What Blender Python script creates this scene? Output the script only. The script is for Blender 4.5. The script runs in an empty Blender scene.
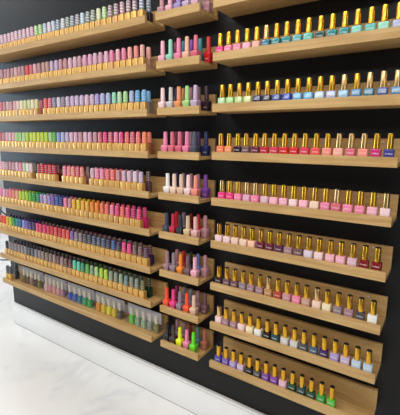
import bpy, bmesh, math, random
from mathutils import Vector, Matrix
random.seed(7)
S = bpy.context.scene
COL = S.collection

# ------------------------------------------------------------------ helpers
def lin(h):
    v = [int(h[i:i+2], 16) / 255 for i in (0, 2, 4)]
    return tuple(c / 12.92 if c <= .04045 else ((c + .055) / 1.055) ** 2.4 for c in v)

def new_mat(name):
    m = bpy.data.materials.new(name); m.use_nodes = True
    nt = m.node_tree
    return m, nt, nt.nodes['Principled BSDF']

def N(nt, t, **kw):
    n = nt.nodes.new(t)
    for k, v in kw.items(): setattr(n, k, v)
    return n

def add_rbox(bm, x0, x1, y0, y1, z0, z1, bev=0.0, seg=2):
    r = bmesh.ops.create_cube(bm, size=1.0)
    vs = r['verts']
    for v in vs:
        v.co = Vector((x0 + (v.co.x + .5) * (x1 - x0), y0 + (v.co.y + .5) * (y1 - y0), z0 + (v.co.z + .5) * (z1 - z0)))
    if bev > 0:
        es = {e for v in vs for e in v.link_edges}
        bmesh.ops.bevel(bm, geom=list(es), offset=bev, segments=seg, profile=.5, affect='EDGES')

def add_lathe(bm, prof, n=20, cx=0, cy=0):
    rings = []
    for r, z in prof:
        if r < 1e-6: rings.append([bm.verts.new((cx, cy, z))])
        else: rings.append([bm.verts.new((cx + r * math.cos(2 * math.pi * k / n), cy + r * math.sin(2 * math.pi * k / n), z)) for k in range(n)])
    for a, b in zip(rings, rings[1:]):
        for k in range(n):
            k2 = (k + 1) % n
            if len(a) == 1 and len(b) == 1: continue
            if len(a) == 1: bm.faces.new((a[0], b[k2], b[k]))
            elif len(b) == 1: bm.faces.new((a[k], a[k2], b[0]))
            else: bm.faces.new((a[k], a[k2], b[k2], b[k]))
    for ring, flip in ((rings[0], True), (rings[-1], False)):
        if len(ring) > 2: bm.faces.new(ring[::-1] if flip else ring)

def add_loft(bm, secs, k=4):
    """rounded-rectangle sections (z, half width, half depth, corner radius)"""
    rings = []
    for z, w, d, r in secs:
        r = min(r, w * .999, d * .999)
        ring = []
        for q, (sx, sy) in enumerate(((1, 1), (-1, 1), (-1, -1), (1, -1))):
            for j in range(k):
                a = math.pi / 2 * (q + j / (k - 1))
                ring.append(bm.verts.new((sx * (w - r) + r * math.cos(a), sy * (d - r) + r * math.sin(a), z)))
        rings.append(ring)
    n = len(rings[0])
    for a, b in zip(rings, rings[1:]):
        for i in range(n):
            j = (i + 1) % n
            bm.faces.new((a[i], a[j], b[j], b[i]))
    bm.faces.new(rings[0][::-1]); bm.faces.new(rings[-1])

def smooth(me, ang=35):
    for p in me.polygons: p.use_smooth = True
    bm = bmesh.new(); bm.from_mesh(me)
    for e in bm.edges:
        if len(e.link_faces) == 2 and e.calc_face_angle(0) > math.radians(ang): e.smooth = False
    bm.to_mesh(me); bm.free()

def mesh(name, bm, mats, sm=True):
    bmesh.ops.recalc_face_normals(bm, faces=bm.faces)
    me = bpy.data.meshes.new(name); bm.to_mesh(me); bm.free()
    for m in (mats if isinstance(mats, (list, tuple)) else [mats]): me.materials.append(m)
    if sm: smooth(me)
    return me

def obj(name, me, parent=None, loc=(0, 0, 0)):
    o = bpy.data.objects.new(name, me); COL.objects.link(o)
    o.location = loc
    if parent: o.parent = parent
    return o

def tag(o, label=None, cat=None, group=None, kind=None):
    if label: o['label'] = label
    if cat: o['category'] = cat
    if group: o['group'] = group
    if kind: o['kind'] = kind
    return o

def empty(name, loc=(0, 0, 0)):
    o = bpy.data.objects.new(name, None); COL.objects.link(o)
    o.location = loc; o.empty_display_size = .02
    return o

def box_obj(name, x0, x1, y0, y1, z0, z1, m, parent=None, bev=0, kind=None):
    bm = bmesh.new(); add_rbox(bm, x0, x1, y0, y1, z0, z1, bev)
    o = obj(name, mesh(name, bm, m), parent)
    if kind: o['kind'] = kind
    return o

ORD = ('zeroth first second third fourth fifth sixth seventh eighth ninth tenth eleventh twelfth thirteenth fourteenth fifteenth '
       'sixteenth seventeenth eighteenth nineteenth twentieth twenty-first twenty-second twenty-third twenty-fourth twenty-fifth '
       'twenty-sixth twenty-seventh twenty-eighth twenty-ninth thirtieth thirty-first thirty-second thirty-third thirty-fourth '
       'thirty-fifth thirty-sixth thirty-seventh').split()

# ------------------------------------------------------------------ palette (name used in the labels : colour)
PAL = {}
for s in '''white:efece8|off white:e6e2da|pale grey:cfcbcb|grey:8d8a8e|dark grey:4d4b50|black:17161a|slate:4b5160|slate blue:4c5f7d|navy:232c5c|dusty blue:667cb4|dark navy:1d2140
blue:2f5fae|royal blue:2f50b4|denim blue:3b5796|sky blue:6aaede|light blue:92c0e2|pale blue:b9cfe0|periwinkle:8fa0dc|light periwinkle:a9b6dd|steel blue:4b83b0|teal blue:2b7591
teal:2a8d93|light teal:58aeb0|turquoise:62bdb4|aqua:7fcfc0|mint:93d8bd|light mint:b9dfae|light green:a9d98a|pale green:c3dd9c|pale lime:dbe0a4|lime:b5da2e
yellow green:cddd2a|yellow:efd22c|amber:efb52e|bright green:55b83e|green:2f9a48|emerald:1d9a68|dark green:19452f|olive:6f6d3a|sage green:88a583|grey green:7e8d7e
orange:f08a26|bright orange:ff7a1c|orange red:f4502a|coral orange:f47f58|peach orange:f39a63|coral:ef6c66|coral red:ea4f52|red:d3242f|dark red:7c1722|crimson:bf1f3f
rose red:d63a57|brick red:b5493f|rose:d9697e|pale rose:e7b2b2|salmon:ee8f83|light salmon:f2ad9e|peach:f3bfa2|pale peach:f0d0bc|nude:e3bfa6|beige:d9bd95
tan:bb8d5c|pink:ee86ac|light pink:f3b3c6|pale pink:f3d3d6|hot pink:ea3c86|magenta:c42a78|dark magenta:7c1d50|orchid:dba3c0|lilac:cab2d0|pale lilac:dbccdd
lilac pink:dfb6c8|mauve pink:c3909a|mauve:a27d88|dark mauve:74545c|grey mauve:8f7f8a|plum:5a2f4d|dark plum:37202f|wine:6e2440|lavender:a795cf|violet:7a5cb6
blue violet:5047a8|purple:8147a6|dark purple:3f2a60|indigo:3c3a88|taupe:8c776c|brown:6b4a3c|dark brown:40302c|terracotta:b06a55|cream:f2e4bd|dark teal:1d4a50
teal grey:5f8a8e|blue grey:7d90a6|neon yellow:e6f01a|neon green:66e01c|bright mint:4fcfae|smoky clear:4a4a48|rosy beige:c59a8a'''.replace('\n', '|').split('|'):
    k, v = s.split(':'); PAL[k.strip()] = lin(v.strip())
def C(n, a=0.0, j=.04):
    r = PAL[n]; f = 1 + random.uniform(-j, j)
    return (r[0] * f, r[1] * f, r[2] * f, a)

# ------------------------------------------------------------------ materials
def mat_wood():
    m, nt, b = new_mat('light_oak')
    tc = N(nt, 'ShaderNodeTexCoord'); oi = N(nt, 'ShaderNodeObjectInfo')
    add = N(nt, 'ShaderNodeVectorMath', operation='ADD')
    sc = N(nt, 'ShaderNodeVectorMath', operation='SCALE'); sc.inputs['Scale'].default_value = 7
    nt.links.new(oi.outputs['Random'], sc.inputs[0])
    nt.links.new(tc.outputs['Object'], add.inputs[0]); nt.links.new(sc.outputs[0], add.inputs[1])
    mp = N(nt, 'ShaderNodeMapping'); mp.inputs['Scale'].default_value = (3, 60, 60)
    nt.links.new(add.outputs[0], mp.inputs['Vector'])
    n1 = N(nt, 'ShaderNodeTexNoise'); n1.inputs['Scale'].default_value = 1.6; n1.inputs['Detail'].default_value = 5
    n1.inputs['Distortion'].default_value = .6
    nt.links.new(mp.outputs[0], n1.inputs['Vector'])
    n2 = N(nt, 'ShaderNodeTexNoise'); n2.inputs['Scale'].default_value = 7; n2.inputs['Detail'].default_value = 2
    nt.links.new(add.outputs[0], n2.inputs['Vector'])
    mx = N(nt, 'ShaderNodeMix', data_type='FLOAT'); mx.inputs[0].default_value = .3
    nt.links.new(n1.outputs['Fac'], mx.inputs[2]); nt.links.new(n2.outputs['Fac'], mx.inputs[3])
    cr = N(nt, 'ShaderNodeValToRGB')
    cr.color_ramp.elements[0].position = .30; cr.color_ramp.elements[0].color = (*lin('ac844c'), 1)
    cr.color_ramp.elements[1].position = .72; cr.color_ramp.elements[1].color = (*lin('d3b077'), 1)
    nt.links.new(mx.outputs[0], cr.inputs[0]); nt.links.new(cr.outputs[0], b.inputs['Base Color'])
    b.inputs['Roughness'].default_value = .5
    return m

def mat_label_common(nt, mask_nodes, base_out, mark):
    """mix base colour and a light print colour by mask"""
    mx = N(nt, 'ShaderNodeMix', data_type='RGBA')
    nt.links.new(mask_nodes, mx.inputs[0]); nt.links.new(base_out, mx.inputs[6]); mx.inputs[7].default_value = (*mark, 1)
    return mx.outputs[2]

def math_(nt, op, a, b=None):
    n = N(nt, 'ShaderNodeMath', operation=op)
    for i, v in enumerate((a, b)):
        if v is None: continue
        if isinstance(v, (int, float)): n.inputs[i].default_value = v
        else: nt.links.new(v, n.inputs[i])
    return n.outputs[0]

def front_print(nt, zc, half, xw, ndir):
    """mask of a short line of illegible print on the front of a bottle"""
    tc = N(nt, 'ShaderNodeTexCoord'); sp = N(nt, 'ShaderNodeSeparateXYZ'); nt.links.new(tc.outputs['Object'], sp.inputs[0])
    sn = N(nt, 'ShaderNodeSeparateXYZ'); nt.links.new(tc.outputs['Normal'], sn.inputs[0])
    f = math_(nt, 'LESS_THAN', sn.outputs['Y'], -.8)
    z = math_(nt, 'LESS_THAN', math_(nt, 'ABSOLUTE', math_(nt, 'SUBTRACT', sp.outputs['Z'], zc)), half)
    x = math_(nt, 'LESS_THAN', math_(nt, 'ABSOLUTE', sp.outputs['X']), xw)
    mp = N(nt, 'ShaderNodeMapping'); mp.inputs['Scale'].default_value = (900, 0, 250); nt.links.new(tc.outputs['Object'], mp.inputs[0])
    no = N(nt, 'ShaderNodeTexNoise'); no.inputs['Scale'].default_value = 1; nt.links.new(mp.outputs[0], no.inputs['Vector'])
    g = math_(nt, 'GREATER_THAN', no.outputs['Fac'], .47)
    return math_(nt, 'MULTIPLY', math_(nt, 'MULTIPLY', f, z), math_(nt, 'MULTIPLY', x, g))

def mat_lacquer(name, rough, printed=None, coat=.3, attr=False):
    m, nt, b = new_mat(name)
    if attr:
        oi = N(nt, 'ShaderNodeVertexColor'); oi.layer_name = 'tint'
    else:
        oi = N(nt, 'ShaderNodeObjectInfo')
    out = oi.outputs['Color']
    if printed:
        mk = front_print(nt, *printed)
        mk = math_(nt, 'MULTIPLY', mk, .5)
        out = mat_label_common(nt, mk, out, lin('f2eee8'))
    nt.links.new(out, b.inputs['Base Color'])
    b.inputs['Roughness'].default_value = rough
    b.inputs['Coat Weight'].default_value = coat; b.inputs['Coat Roughness'].default_value = .08
    return m

def mat_banded():
    """tall caps wrapped in fine light bands; how strong they are comes from the object's own colour alpha"""
    m, nt, b = new_mat('banded_cap')
    oi = N(nt, 'ShaderNodeObjectInfo')
    tc = N(nt, 'ShaderNodeTexCoord'); sp = N(nt, 'ShaderNodeSeparateXYZ'); nt.links.new(tc.outputs['Object'], sp.inputs[0])
    ang = math_(nt, 'ARCTAN2', sp.outputs['Y'], sp.outputs['X'])
    zz = math_(nt, 'ADD', sp.outputs['Z'], math_(nt, 'MULTIPLY', ang, .0009))
    ph = math_(nt, 'FRACT', math_(nt, 'MULTIPLY', zz, 1 / .0105))
    band = math_(nt, 'LESS_THAN', ph, .36)
    mp = N(nt, 'ShaderNodeMapping'); mp.inputs['Scale'].default_value = (330, 330, 60); nt.links.new(tc.outputs['Object'], mp.inputs[0])
    no = N(nt, 'ShaderNodeTexNoise'); no.inputs['Scale'].default_value = 1; nt.links.new(mp.outputs[0], no.inputs['Vector'])
    g = math_(nt, 'GREATER_THAN', no.outputs['Fac'], .38)
    lo = math_(nt, 'GREATER_THAN', sp.outputs['Z'], .052); hi = math_(nt, 'LESS_THAN', sp.outputs['Z'], .088)
    mk = math_(nt, 'MULTIPLY', math_(nt, 'MULTIPLY', band, g), math_(nt, 'MULTIPLY', lo, hi))
    mk = math_(nt, 'MULTIPLY', mk, oi.outputs['Alpha'])
    out = mat_label_common(nt, mk, oi.outputs['Color'], lin('f1eff0'))
    nt.links.new(out, b.inputs['Base Color'])
    b.inputs['Roughness'].default_value = .32; b.inputs['Coat Weight'].default_value = .3; b.inputs['Coat Roughness'].default_value = .1
    return m

def mat_gold(name, metal, rough):
    m, nt, b = new_mat(name)
    oi = N(nt, 'ShaderNodeObjectInfo')
    nt.links.new(oi.outputs['Color'], b.inputs['Base Color'])
    b.inputs['Metallic'].default_value = metal; b.inputs['Roughness'].default_value = rough
    return m

def mat_plain(name, col, rough, spec=.5, metal=0, bump=None):
    m, nt, b = new_mat(name)
    no = N(nt, 'ShaderNodeTexNoise'); no.inputs['Scale'].default_value = 5; no.inputs['Detail'].default_value = 4
    tc = N(nt, 'ShaderNodeTexCoord'); nt.links.new(tc.outputs['Object'], no.inputs['Vector'])
    cr = N(nt, 'ShaderNodeValToRGB')
    cr.color_ramp.elements[0].color = (*[c * .94 for c in col], 1); cr.color_ramp.elements[1].color = (*[min(1, c * 1.06) for c in col], 1)
    nt.links.new(no.outputs['Fac'], cr.inputs[0]); nt.links.new(cr.outputs[0], b.inputs['Base Color'])
    b.inputs['Roughness'].default_value = rough; b.inputs['Specular IOR Level'].default_value = spec; b.inputs['Metallic'].default_value = metal
    if bump:
        n2 = N(nt, 'ShaderNodeTexNoise'); n2.inputs['Scale'].default_value = bump[0]; nt.links.new(tc.outputs['Object'], n2.inputs['Vector'])
        bp = N(nt, 'ShaderNodeBump'); bp.inputs['Strength'].default_value = bump[1]; bp.inputs['Distance'].default_value = .001
        nt.links.new(n2.outputs['Fac'], bp.inputs['Height']); nt.links.new(bp.outputs[0], b.inputs['Normal'])
    return m

def mat_marble():
    m, nt, b = new_mat('white_marble')
    tc = N(nt, 'ShaderNodeTexCoord')
    n1 = N(nt, 'ShaderNodeTexNoise'); n1.inputs['Scale'].default_value = 2.2; n1.inputs['Detail'].default_value = 7; n1.inputs['Distortion'].default_value = 1.4
    nt.links.new(tc.outputs['Object'], n1.inputs['Vector'])
    v = math_(nt, 'ABSOLUTE', math_(nt, 'SUBTRACT', n1.outputs['Fac'], .5))
    cr = N(nt, 'ShaderNodeValToRGB')
    cr.color_ramp.elements[0].position = 0; cr.color_ramp.elements[0].color = (*lin('dddde0'), 1)
    cr.color_ramp.elements[1].position = .07; cr.color_ramp.elements[1].color = (*lin('edecea'), 1)
    nt.links.new(v, cr.inputs[0])
    n2 = N(nt, 'ShaderNodeTexNoise'); n2.inputs['Scale'].default_value = 4; n2.inputs['Detail'].default_value = 3
    nt.links.new(tc.outputs['Object'], n2.inputs['Vector'])
    mx = N(nt, 'ShaderNodeMix', data_type='RGBA')
    fac = N(nt, 'ShaderNodeMapRange'); fac.inputs[1].default_value = .45; fac.inputs[2].default_value = .62
    nt.links.new(n2.outputs['Fac'], fac.inputs[0]); nt.links.new(fac.outputs[0], mx.inputs[0])
    mx.inputs[6].default_value = (*lin('edecea'), 1); nt.links.new(cr.outputs[0], mx.inputs[7])
    nt.links.new(mx.outputs[2], b.inputs['Base Color'])
    b.inputs['Roughness'].default_value = .22
    return m

def mat_clear():
    m, nt, b = new_mat('clear_plastic')
    o = nt.nodes['Material Output']
    tr = N(nt, 'ShaderNodeBsdfTransparent'); tr.inputs[0].default_value = (.97, .97, .98, 1)
    df = N(nt, 'ShaderNodeBsdfDiffuse'); df.inputs[0].default_value = (.62, .64, .70, 1)
    gl = N(nt, 'ShaderNodeBsdfGlossy'); gl.inputs['Roughness'].default_value = .08
    a = N(nt, 'ShaderNodeMixShader'); a.inputs[0].default_value = .025
    nt.links.new(tr.outputs[0], a.inputs[1]); nt.links.new(df.outputs[0], a.inputs[2])
    c = N(nt, 'ShaderNodeMixShader'); c.inputs[0].default_value = .05
    nt.links.new(a.outputs[0], c.inputs[1]); nt.links.new(gl.outputs[0], c.inputs[2])
    nt.links.new(c.outputs[0], o.inputs['Surface'])
    return m

M = dict(wood=mat_wood(),
    wall=mat_plain('black_paint', (.0026, .0028, .0036), .42, .32, bump=(180, .15)),
    white=mat_plain('white_paint', lin('fbfaf8'), .45),
    roomwhite=mat_plain('white_plaster', lin('e6e4e0'), .8),
    roomgrey=mat_plain('grey_plaster', lin('504d4a'), .8),
    card=mat_plain('grey_card', lin('d2d2d8'), .7),
    groove=mat_plain('grey_groove', lin('6f7072'), .6),
    marble=mat_marble(),
    lacq=mat_lacquer('polish_glass', .12, (.0235, .0022, .0090, 0)),
    lacq_plain=mat_lacquer('polish_matching', .3, (.014, .002, .008, 0), coat=.2),
    cap_plain=mat_lacquer('cap_matching', .4, None, coat=.1),
    banded=mat_banded(),
    goldbase=mat_gold('gold_bottle', .45, .38),
    goldcap=mat_gold('gold_cap', .9, .2),
    creamcap=mat_gold('cream_cap', .2, .3),
    capblack=mat_plain('black_cap_top', (.012, .010, .010), .4),
    cable=mat_plain('black_rubber', (.012, .012, .012), .5),
    screw=mat_plain('steel_screw', lin('c9c6c0'), .3, metal=.8),
    clear=mat_clear(),
    stuff=mat_lacquer('rear_caps', .35, None, attr=True))
GOLD = (*lin('e8b968'), 1); COPPER = (*lin('dcae6c'), 1); PALEGOLD = (*lin('e6c272'), 1)
CAPGOLD = (*lin('e8b33c'), 1); CHAMP = (*lin('e6bf82'), 1); CREAMGOLD = (*lin('f4e8c4'), 1)

# ------------------------------------------------------------------ setting
WX = -.766
fl = box_obj('floor', -6, 3.2, -3.6, 2.6, -.06, 0, M['marble'], kind='structure')
box_obj('wall_back', WX, 3.2, 0, .12, 0, 2.7, M['wall'], kind='structure')
box_obj('wall_left', -6.1, -6, -3.6, 2.6, 0, 2.7, M['roomwhite'], kind='structure')
box_obj('wall_right', 3.2, 3.3, -3.6, 2.6, 0, 2.7, M['roomgrey'], kind='structure')
box_obj('wall_rear', -6, 3.2, 2.6, 2.7, 0, 2.7, M['roomwhite'], kind='structure')
box_obj('wall_front', -6, 3.2, -3.7, -3.6, 0, 2.7, M['roomgrey'], kind='structure')
box_obj('ceiling', -6, 3.2, -3.6, 2.6, 2.7, 2.76, M['roomwhite'], kind='structure')
box_obj('baseboard_back', WX, 3.2, -.0150, -.0002, .003, .1330, M['white'], bev=.001, kind='structure')
box_obj('trim_1', WX, 3.2, -.0120, -.0002, .1332, .1370, M['groove'], kind='structure')
box_obj('trim_2', WX, 3.2, -.0165, -.0002, .1372, .1480, M['white'], bev=.001, kind='structure')
box_obj('trim_3', WX, 3.2, -.0135, -.0002, .0002, .0028, M['groove'], kind='structure')

# ------------------------------------------------------------------ shelves
ZL = [1.6575, 1.4865, 1.3193, 1.1560, .9935, .8345, .6700, .5152, .3535]
ZM = [1.6570, 1.4895, 1.3215, 1.1580, .9971, .8375, .6748, .5155, .3546]
ZR = [1.6570, 1.4910, 1.3250, 1.1620, .9985, .8386, .6755, .5151, .3510]
DEP, BT = .12, .012
def shelf_proto(x0, x1, label):
    w = x1 - x0
    r = empty('wall_shelf')
    def plank(nm, y0, y1, z0, z1):
        bm = bmesh.new(); add_rbox(bm, 0, w, y0, y1, z0, z1, .0006, 1)
        return obj(nm, mesh(nm, bm, M['wood']), r)
    plank('front_lip', -DEP, -DEP + .012, 0, .0278)
    plank('base_board', -DEP + .0122, -.0002, 0, BT)
    plank('back_panel', -.012, -.0002, BT + .0002, .0767)
    for sx in ((.06, w - .055) if w > .3 else (w / 2,)):
        bm = bmesh.new(); add_lathe(bm, [(.0, 0), (.0032, 0), (.0030, .0008), (.0018, .0016), (0, .0018)], 12)
        bmesh.ops.rotate(bm, verts=bm.verts, cent=(0, 0, 0), matrix=Matrix.Rotation(math.pi / 2, 3, 'X'))
        s = obj('screw', mesh('screw', bm, M['screw']), r, (sx, -.0121, .066)); s['label'] = 'small steel screw head'
    return r
def copy_tree(o, parent=None):
    c = o.copy(); COL.objects.link(c)
    if parent: c.parent = parent
    for ch in list(o.children): copy_tree(ch, c)
    return c
def shelves(x0, x1, zs, words, group, notes):
    proto = shelf_proto(x0, x1, '')
    for i, z in enumerate(zs):
        r = proto if i == 0 else copy_tree(proto)
        r.location = (x0, 0, z)
        tag(r, words % (ORD[i + 1], notes[i]), 'shelf', group)
shelves(-.652, .562, ZL, 'long oak wall shelf at left, %s from top, %s', 'long oak shelves at left',
    ['of pastel striped caps', 'of pink and mauve caps', 'with yellow and lilac caps', 'with lime and pink caps', 'with crimson caps', 'of rainbow caps',
     'with scarlet and navy caps', 'with grey and green caps', 'holding clear boxes'])
shelves(.613, .808, ZM, 'short oak wall shelf in the middle, %s from top, %s', 'short oak shelves in the middle',
    ['cut by the photo edge', 'with mint and pink bottles', 'with white and lilac bottles', 'with pink and slate bottles', 'with a white bottle', 'with red and beige bottles',
     'with one orange bottle', 'with two orange-red bottles', 'with neon bottles'])
shelves(.8624, 1.4472, ZR, 'oak wall shelf at right, %s from top, %s', 'oak shelves at right',
    ['seen from below', 'of pink and teal bottles', 'of green and blue bottles', 'of red and coral bottles', 'of pink bottles', 'of peach and wine bottles',
     'of mauve bottles', 'of lilac and grey bottles', 'partly empty'])

# ------------------------------------------------------------------ bottle kinds
# tall banded cap on a square gold bottle
bm = bmesh.new(); add_loft(bm, [(0, .0124, .0113, .003), (.0008, .0132, .0119, .003), (.0405, .0132, .0119, .003), (.0440, .0124, .0110, .004), (.0458, .0086, .0086, .0085), (.0465, .0080, .0080, .0079)])
me_gold = mesh('gold_bottle', bm, M['goldbase'])
bm = bmesh.new(); add_lathe(bm, [(.0088, .0466), (.0094, .0472), (.0092, .078), (.0089, .0860), (.0083, .0893), (.0066, .0913), (.0034, .0922), (0, .0924)], 20)
me_band = mesh('tall_cap', bm, M['banded'])
# rectangular glass bottle with slim gold cap
bm = bmesh.new(); add_loft(bm, [(0, .0122, .0100, .003), (.001, .0131, .0109, .0035), (.0335, .0133, .0109, .0035), (.0355, .0126, .0102, .004), (.0363, .0098, .0088, .0085), (.037, .0068, .0068, .0067)])
me_glass = mesh('glass_bottle', bm, M['lacq'])
bm = bmesh.new(); add_lathe(bm, [(.0085, .0371), (.0089, .0375), (.0083, .0770), (.0081, .0776)], 20)
me_gcap = mesh('gold_cap', bm, M['goldcap'])
bm = bmesh.new(); add_lathe(bm, [(.0078, .0777), (.0078, .0790), (.0071, .0797), (0, .0798)], 20)
me_gtop = mesh('cap_top', bm, M['capblack'])
# flared square bottle with a matching cap
bm = bmesh.new(); add_loft(bm, [(0, .0104, .0104, .002), (.0010, .0110, .0110, .002), (.0315, .0140, .0140, .002), (.0350, .0140, .0140, .002), (.0375, .0125, .0125, .003), (.0395, .0085, .0085, .0084), (.041, .0074, .0074, .0073)])
me_flare = mesh('flared_bottle', bm, M['lacq_plain'])
bm = bmesh.new(); add_lathe(bm, [(.0081, .0411), (.0085, .0416), (.0074, .0860), (.0068, .0890), (.0054, .0897), (0, .0898)], 20)
me_mcap = mesh('matching_cap', bm, M['cap_plain'])
# narrower bottle inside the clear boxes
bm = bmesh.new(); add_loft(bm, [(0, .0110, .0090, .003), (.001, .0120, .0098, .0035), (.034, .0120, .0098, .0035), (.0385, .0105, .0088, .004), (.0405, .0062, .0062, .0061), (.042, .0056, .0056, .0055)])
me_bglass = mesh('boxed_glass', bm, M['lacq'])
bm = bmesh.new(); add_lathe(bm, [(.0068, .0421), (.0072, .0425), (.0066, .0780), (.0060, .0792), (0, .0794)], 18)
me_bcap = mesh('boxed_cap', bm, M['creamcap'])

def bottle(name, parts, loc, label, cat, group):
    r = empty(name, loc)
    r.rotation_euler = (0, 0, random.uniform(-.07, .07))
    for nm, me, colr, lab in parts:
        o = obj(nm, me, r)
        if colr: o.color = colr
        if lab: o['label'] = lab
    return tag(r, label, cat, group)

E3 = .0003
# ---- left: banded caps on gold bottles; rows are runs of (x first, x last, colours)
def exp(s):
    out = []
    for t in s.split(','):
        t = t.strip()
        if '*' in t:
            a, b = t.split('*'); out += [a.strip()] * int(b)
        else: out.append(t)
    return out
LROWS = {
 0: [(-.4647, .5245, 'lilac pink*8, orchid, light green*2, pale blue, pale lilac, pale blue, blue grey, pale grey, grey green, blue grey, grey mauve, pale blue, grey green, grey green, pale lime, light green, mauve, mauve, mauve pink, mauve, mauve, blue grey')],
 1: [(-.4951, .5242, 'mauve pink*4, pale rose, mauve pink*2, coral red, rose, pale rose, mauve pink, rosy beige*2, lilac, lilac, mauve pink*2, lilac pink, lilac pink, mauve pink, orchid*2, lilac pink, orchid, lilac pink, pink, light pink, pink, light salmon, salmon, light salmon')],
 2: [(-.5281, -.1979, 'rose, mauve pink, pale rose, mauve pink, pale rose, pale peach, cream, pale lime*2, cream, pale lime'),
     (-.1206, .5277, 'coral red, rose, blue grey, pale lilac, grey mauve, lilac, lilac, lilac, lilac, lilac pink, lilac, lavender, light periwinkle, light periwinkle, mint, light mint, light green, light periwinkle, sky blue, sky blue')],
 3: [(-.5649, .5251, 'rose, mauve pink, pale rose, lilac pink, pale rose, light green, light green, pale green, lime, yellow green*4, lime, light green, bright green, periwinkle, light periwinkle, lilac, lilac pink, orchid, mauve pink, lilac pink, orchid, mauve pink, rose, hot pink, rose, pink, hot pink, coral, rose, coral, coral orange')],
 4: [(-.5892, -.2891, 'light pink, lilac pink, mauve pink*3, lilac pink, pink, light mint, white, pale pink'),
     (-.2220, -.0885, 'crimson, red, crimson, red, crimson'),
     (-.0049, .1246, 'pink, salmon, salmon, rose, salmon'),
     (.1982, .5013, 'lilac pink, pink, pink, coral, coral, mauve pink, lilac, lilac pink, pale lilac, lilac')],
 5: [(-.6169, .4848, 'pink, lilac pink, pink, salmon, salmon, light salmon, yellow green, lime, lime, bright green, green, emerald, lavender, lilac, lavender, violet, blue, indigo, pink, mauve pink, amber, yellow, amber, amber, orange, orange, coral orange, coral, pink, hot pink, coral, hot pink, magenta, hot pink')],
 6: [(-.6401, .5190, 'orange red, orange red, amber, lime, emerald, teal, blue, periwinkle, violet, indigo, dark purple, hot pink, rose red, hot pink, rose red, red, coral red, red, coral red, coral red, violet, grey mauve, grey mauve, slate, slate, slate blue, slate blue, slate blue, navy, denim blue, navy, hot pink, hot pink, dark mauve, dark mauve, plum')],
 7: [(-.6090, .4946, 'black, grey, grey mauve*2, grey, grey*2, slate, slate, grey, grey mauve, taupe, taupe, taupe, mauve, brown, mauve, brown, wine, bright mint, bright mint, emerald, bright green, sage green, light green, lime, lime, sage green, grey green, sage green, teal grey, grey green, grey green, olive')],
}
STRIPE = {0: .75, 1: .14, 2: .3, 3: .22, 4: .3, 5: .2, 6: .2, 7: .22}
def dim(c): return (c[0] * .94, c[1] * .94, c[2] * .94, c[3])
GL = 'gold bottles with coloured caps on the long shelves'
def gold_bottle(x, y, row, cname, label, basecol=None):
    gc = basecol or (COPPER if random.random() < (.35 if row == 7 else .06) else GOLD)
    f = random.uniform(.93, 1.06)
    gc = (gc[0] * f, gc[1] * f, gc[2] * f, 1)
    z = ZL[row] + BT + E3
    bottle('gel_polish_bottle', [('bottle', me_gold, gc, None), ('cap', me_band, dim(C(cname, STRIPE.get(row, .2))), None)], (x, y, z), label, 'nail polish', GL)
rear = []      # (x, row, colour name)
for row, runs in LROWS.items():
    items = []
    for a, b, s in runs:
        names = exp(s)
        for i, nme in enumerate(names):
            items.append((a + (b - a) * i / (len(names) - 1), nme))
    n = len(items)
    for i, (x, nme) in enumerate(items):
        k = n - i
        gold_bottle(x + random.uniform(-.0005, .0005), -.0945 + random.uniform(-.001, .001), row, nme,
            '%s capped gold bottle, %s from right, front row, %s long shelf down' % (nme, ORD[k], ORD[row + 1]))
        rear.append([x, row, nme])
# single bottles of the rear row seen past the end of a row or through a gap in it
EXTRA = [(.5235, 0, 'blue grey'), (.519, 1, 'light salmon'), (-.2199, 2, 'rose'), (.514, 2, 'sky blue'), (.5143, 3, 'coral orange'), (-.3191, 4, 'grey green'), (-.112, 4, 'dark red'),
         (.1175, 4, 'mauve'), (.5034, 4, 'dark mauve'), (.4793, 5, 'hot pink'), (.5071, 6, 'plum'), (.4943, 7, 'dark green')]
used = {}
for x, row, nme in EXTRA:
    if x > .47: where = 'behind the right end, %s long shelf down' % ORD[row + 1]
    else: where = 'standing back in a gap, %s long shelf down' % ORD[row + 1]
    base = (*PAL[{0: 'dark plum', 1: 'rosy beige', 2: 'grey', 3: 'terracotta', 4: 'dark mauve', 5: 'hot pink', 6: 'dark purple', 7: 'dark green'}[row] if x > .47 else nme], 1)
    gold_bottle(x, -.0535, row, nme, '%s capped bottle %s' % (nme, where), base)
    used.setdefault(row, []).append(x)
# the two dark-capped ones at the left end of the lowest long shelf
gold_bottle(-.632, -.094, 8, 'dark grey', 'dark capped gold bottle at the very left end of the lowest long shelf')
gold_bottle(-.5985, -.094, 8, 'slate', 'dark capped gold bottle nearest the box of brown polishes, lowest long shelf')
gold_bottle(-.605, -.0535, 8, 'black', 'black capped bottle behind the two at the left end, lowest long shelf', (*PAL['dark grey'], 1))

# rear row of the long shelves: the nearest ones of the lower rows one by one, the rest as one mass
def rear_ok(x, row):
    return all(abs(x - u) > .0285 for u in used.get(row, []))
rest = []
count = 0
for row in range(8):
    line = [r for r in rear if r[1] == row]
    xs = sorted(r[0] for r in line)
    k = 0
    x = .4765 if row in (4, 5) else .4855
    if row in (5, 7): x = .4475
    near = []
    while x > xs[0] + .004:
        src = min(line, key=lambda r: abs(r[0] - x))
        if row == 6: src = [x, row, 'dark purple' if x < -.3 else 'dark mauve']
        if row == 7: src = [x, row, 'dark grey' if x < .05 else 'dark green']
        if rear_ok(x, row):
            k += 1
            if row in (5, 6, 7) and k <= 8: near.append((x, src[2], k))
            else: rest.append((x, row, src[2]))
        x -= .0334
    for x, nme, k in near:
        gold_bottle(x, -.0535, row, nme, '%s cap of rear-row gold bottle, %s from right, %s long shelf down' % (nme, ORD[k + 1], ORD[row + 1]))
big = bmesh.new(); lay = big.loops.layers.float_color.new('tint')
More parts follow.
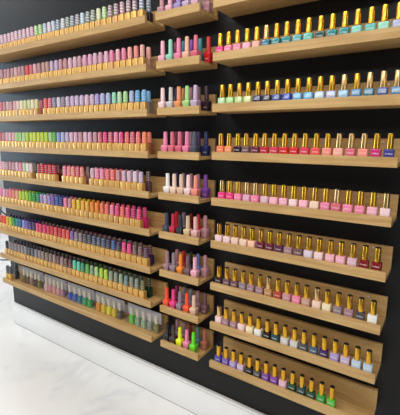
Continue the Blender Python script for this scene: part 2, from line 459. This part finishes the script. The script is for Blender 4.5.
for x, row, nme in rest:
    for me, colr in ((me_gold, GOLD), (me_band, C(nme))):
        n0 = len(big.faces)
        big.from_mesh(me)
        big.faces.ensure_lookup_table(); big.verts.ensure_lookup_table()
        fs = big.faces[n0:]
        vs = {v for f in fs for v in f.verts}
        bmesh.ops.translate(big, verts=list(vs), vec=(x, -.0535, ZL[row] + BT + E3))
        for f in fs:
            for l in f.loops: l[lay] = (*colr[:3], 1)
me = bpy.data.meshes.new('rear_row'); big.to_mesh(me); big.free(); me.materials.clear(); me.materials.append(M['stuff'])
for p in me.polygons: p.material_index = 0
o = obj('rear_row_bottles', me)
tag(o, 'rear row of capped gold bottles half hidden behind the front rows, long left shelves', 'nail polish', None, 'stuff')

# ---- right: glass bottles with slim gold caps
RROWS = {
 1: (.8770, 'hot pink, pink, pink, light pink, light salmon, teal blue, teal, teal, light teal, turquoise, dark teal, teal, teal, aqua, turquoise, mint, light periwinkle'),
 2: (.8875, 'light mint, light green, pale green, pale lime, navy, dark navy, denim blue, royal blue, sky blue, sky blue, pale blue, light periwinkle, light blue, steel blue, teal blue, denim blue, steel blue'),
 3: (.8855, 'coral orange, peach orange, dark plum, dark mauve, wine, crimson, rose red, red, red, rose red, coral red, salmon, light salmon, rose, salmon, magenta, indigo'),
 4: (.8935, 'hot pink, hot pink, pink, orchid, pink, lilac pink, light pink, light pink, pale pink, light pink, pale peach, pink, rose, pink, pink, light pink, pale pink'),
 5: (.8850, 'pale pink, pale pink, pale peach, pale peach, peach, wine, wine, plum, mauve, dark mauve, pale lilac, pale pink, light pink, light pink, lilac pink, dark red, dark red'),
 6: (.8875, 'dark plum, dark mauve, dark mauve, grey mauve, mauve, mauve, tan, brick red, mauve pink, pink, rosy beige, pale peach, cream, grey mauve, mauve, dark grey, white'),
 7: (.8885, 'pale pink, mauve, mauve, pale pink, cream, white, black, dark teal, pale grey, pale grey, slate, slate blue, dark purple, lavender, lilac, pale blue, pale blue'),
 8: (.8905, 'blue violet, violet, lavender, lilac, black, dark grey, purple, purple, lilac pink, dark green, dark teal, dark green, green, bright green'),
}
GR = 'gold-capped bottles on the right shelves'
CH = {1: (5,), 2: (12, 14, 15, 16), 3: (12, 13, 14), 4: (0, 3, 4, 12, 16), 6: (6, 11), 7: (0,)}
for row, (x0, s) in RROWS.items():
    names = exp(s)
    for i, nme in enumerate(names):
        champ = i in CH.get(row, ())
        cc = CHAMP if champ else CAPGOLD
        f = random.uniform(.93, 1.05)
        bottle('gold_capped_polish', [('bottle', me_glass, C(nme), None), ('cap', me_gcap, (cc[0] * f, cc[1] * f, cc[2] * f, 1), None), ('cap_top', me_gtop, None, 'black top of the cap')],
            (x0 + (.0335 if row < 4 else .0333) * i + random.uniform(-.0008, .0008), -.0945 + random.uniform(-.001, .001), ZR[row] + BT + E3),
            '%s nail polish, %s gold cap, %s from left, %s right-hand shelf down' % (nme, 'champagne' if champ else 'yellow', ORD[i + 1], ORD[row + 1]), 'nail polish', GR)

# ---- middle: flared bottles whose caps match
MROWS = {
 0: ('mauve pink, light pink, lavender, lilac, lilac pink', 'dark magenta, plum, grey mauve, lilac, mauve pink'),
 1: ('light pink, mint, pink, peach, rose', 'dark magenta, teal blue, purple, teal, red'),
 2: ('pale pink, pale grey, peach orange, light green, lilac', 'navy, tan, mauve, dark mauve, dark plum'),
 3: ('pink, rose, rose, pink, slate', 'wine, plum, mauve, dark purple, navy'),
 4: ('white, pale peach, nude, pale pink, salmon', 'dark purple, grey mauve, mauve pink, mauve, purple'),
 5: ('navy, crimson, dark teal, beige, pale rose', 'red, grey mauve, dark red, red, mauve pink'),
 6: ('mauve, grey mauve, orange, dark mauve, light pink', 'mauve pink, crimson, dark green, dusty blue, mauve pink'),
 7: ('orange red, hot pink, grey mauve, orange red, nude', 'dark magenta, grey mauve, blue grey, mauve, dark mauve'),
 8: ('black, dark brown, neon yellow, pink, neon green', 'mauve, mauve, dark red, teal grey, terracotta'),
}
MX = {0: (.624, .775), 1: (.624, .775), 2: (.623, .775), 3: (.634, .772), 4: (.641, .777), 5: (.634, .776), 6: (.635, .774), 7: (.632, .770), 8: (.630, .769)}
MBX = {1: (.650, .800)}
GM = 'bottles with matching caps on the short shelves'
OVER = {(5, 0): '3a4358', (8, 0): '1d1f28', (5, 2): '222f38'}
for row, (f_, b_) in MROWS.items():
    for kind, s, y in (('front', f_, -.0935), ('rear', b_, -.0475)):
        x0, x1 = MX[row] if kind == 'front' else MBX.get(row, (.6525, .7925))
        for i, nme in enumerate(exp(s)):
            colr = C(nme)
            if kind == 'front' and (row, i) in OVER: colr = (*lin(OVER[(row, i)]), 0)
            bottle('nail_polish_bottle', [('bottle', me_flare, colr, None), ('cap', me_mcap, colr, None)],
                (x0 + (x1 - x0) * i / 4, y + random.uniform(-.0015, .0015), ZM[row] + BT + E3),
                '%s bottle with matching cap, %s from left, %s row, %s short shelf down' % (nme, ORD[i + 1], kind, ORD[row + 1]), 'nail polish', GM)

# ---- lowest long shelf: clear boxes of polishes
BOXES = [(-.553, -.338, 'brown', 'olive, brown, taupe, dark brown, olive'), (-.328, -.122, 'rose', 'pale rose, mauve pink, rosy beige, mauve pink, mauve'),
         (-.114, .107, 'blue', 'royal blue, blue, teal blue, emerald, green'), (.115, .326, 'yellow', 'orange, amber, yellow, amber, smoky clear'),
         (.348, .558, 'green', 'bright green, sage green, sage green, grey green, olive')]
GB = 'clear boxes on the lowest long shelf'; GBB = 'polishes in the clear boxes'
z8 = ZL[8] + BT + E3
for x0, x1, word, s in BOXES:
    r = empty('clear_box', ((x0 + x1) / 2, -.055, z8))
    w, d, h, t = (x1 - x0) / 2, .0128, .092, .0008
    def pane(nm, a, b, c, e, f, g):
        bm = bmesh.new(); add_rbox(bm, a, b, c, e, f, g)
        return obj(nm, mesh(nm, bm, M['clear']), r)
    pane('box_bottom', -w, w, -d, d, 0, t)
    pane('box_back', -w, w, d - t, d, t, h - t)
    pane('box_front', -w, w, -d, -d + t, t, h - t)
    pane('box_side', -w, -w + t, -d + t, d - t, t, h - t)
    pane('box_side', w - t, w, -d + t, d - t, t, h - t)
    pane('box_lid', -w, w, -d, d, h - t, h)
    bm = bmesh.new(); add_rbox(bm, -w + .002, w - .002, d - .0016, d - .0010, .036, h - .002)
    obj('insert_card', mesh('insert_card', bm, M['card']), r)['label'] = 'pale grey card behind the caps'
    tag(r, 'clear plastic box of %s polishes on the lowest long shelf' % word, 'box', GB)
    names = exp(s)
    p0 = x0 + .036
    for i, nme in enumerate(names):
        bottle('boxed_polish', [('bottle', me_bglass, tuple(min(1, 1.6 * q) for q in C(nme)), None), ('cap', me_bcap, CREAMGOLD, None)],
            (p0 + (x1 - .022 - p0) * i / (len(names) - 1), -.056, z8 + t + E3),
            '%s polish, pale gold cap, %s from left in the clear box of %s polishes' % (nme, ORD[i + 1], word), 'nail polish', GBB)

# ---- loose black cable at the far left end of the black wall
cu = bpy.data.curves.new('cable', 'CURVE'); cu.dimensions = '3D'; cu.bevel_depth = .0045; cu.bevel_resolution = 3
sp = cu.splines.new('NURBS')
pts = [(-.750, .06, .425), (-.785, .02, .432), (-.84, .0, .428), (-.93, .0, .405), (-1.08, .08, .41), (-1.25, .2, .55), (-1.2, .2, .74), (-1.02, .1, .80), (-.88, .0, .785), (-.81, .0, .755), (-.775, .03, .715), (-.755, .06, .70)]
sp.points.add(len(pts) - 1)
for q, c in zip(sp.points, pts): q.co = (*c, 1)
sp.use_endpoint_u = True; sp.order_u = 4
cu.materials.append(M['cable'])
tmp = bpy.data.objects.new('tmp', cu); COL.objects.link(tmp)
cme = bpy.data.meshes.new_from_object(tmp.evaluated_get(bpy.context.evaluated_depsgraph_get()))
bpy.data.objects.remove(tmp); cme.name = 'cable'; smooth(cme)
co = obj('cable', cme)
tag(co, 'thin black cable looping out from the left edge of the black wall', 'cable')

# ------------------------------------------------------------------ light
def area(name, loc, rot, sx, sy, power, col=(1, 1, 1)):
    l = bpy.data.lights.new(name, 'AREA'); l.shape = 'RECTANGLE'; l.size = sx; l.size_y = sy; l.energy = power; l.color = col
    o = bpy.data.objects.new(name, l); COL.objects.link(o); o.location = loc; o.rotation_euler = rot
    return o
area('ceiling_light', (.9, -1.25, 2.66), (0, 0, 0), 2.6, .5, 26, (1, .97, .92))
area('ceiling_light_far', (.6, -2.7, 2.66), (0, 0, 0), 3.0, .6, 42, (1, .97, .92))
area('ceiling_light_side', (-2.4, .4, 2.66), (0, 0, 0), 1.6, 2.4, 36, (1, .98, .96))
area('window_right', (3.15, -2.2, 1.5), (0, math.radians(90), 0), 1.9, .9, 14, (.9, .95, 1))
area('window_daylight', (-5.9, -1.6, 1.5), (0, math.radians(-90), 0), 2.0, 3.0, 90, (.66, .83, 1))
w = bpy.data.worlds.new('World'); S.world = w; w.use_nodes = True
w.node_tree.nodes['Background'].inputs[0].default_value = (.75, .85, 1, 1); w.node_tree.nodes['Background'].inputs[1].default_value = .3

# ------------------------------------------------------------------ camera
fw = Vector((-.54860495, .81521445, -.1856287)); rt = Vector((.8289998, .55921811, .00586812)); up = Vector((-.10859071, .15066688, .98260244))
cd = bpy.data.cameras.new('camera'); cam = bpy.data.objects.new('camera', cd); COL.objects.link(cam)
R = Matrix((rt, up, -fw)).transposed().to_4x4()
cam.matrix_world = Matrix.Translation((1.5636, -1.233, 1.2382)) @ R
cd.sensor_fit = 'HORIZONTAL'; cd.sensor_width = 36; cd.lens = 369.72 * 36 / 400; cd.clip_start = .02
S.camera = cam
S.view_settings.view_transform = 'Standard'; S.view_settings.look = 'None'; S.view_settings.gamma = 1
S.view_settings.use_curve_mapping = False; S.view_settings.exposure = 0.25
S.cycles.use_denoising = True
S.cycles.max_bounces = 8; S.cycles.transparent_max_bounces = 16
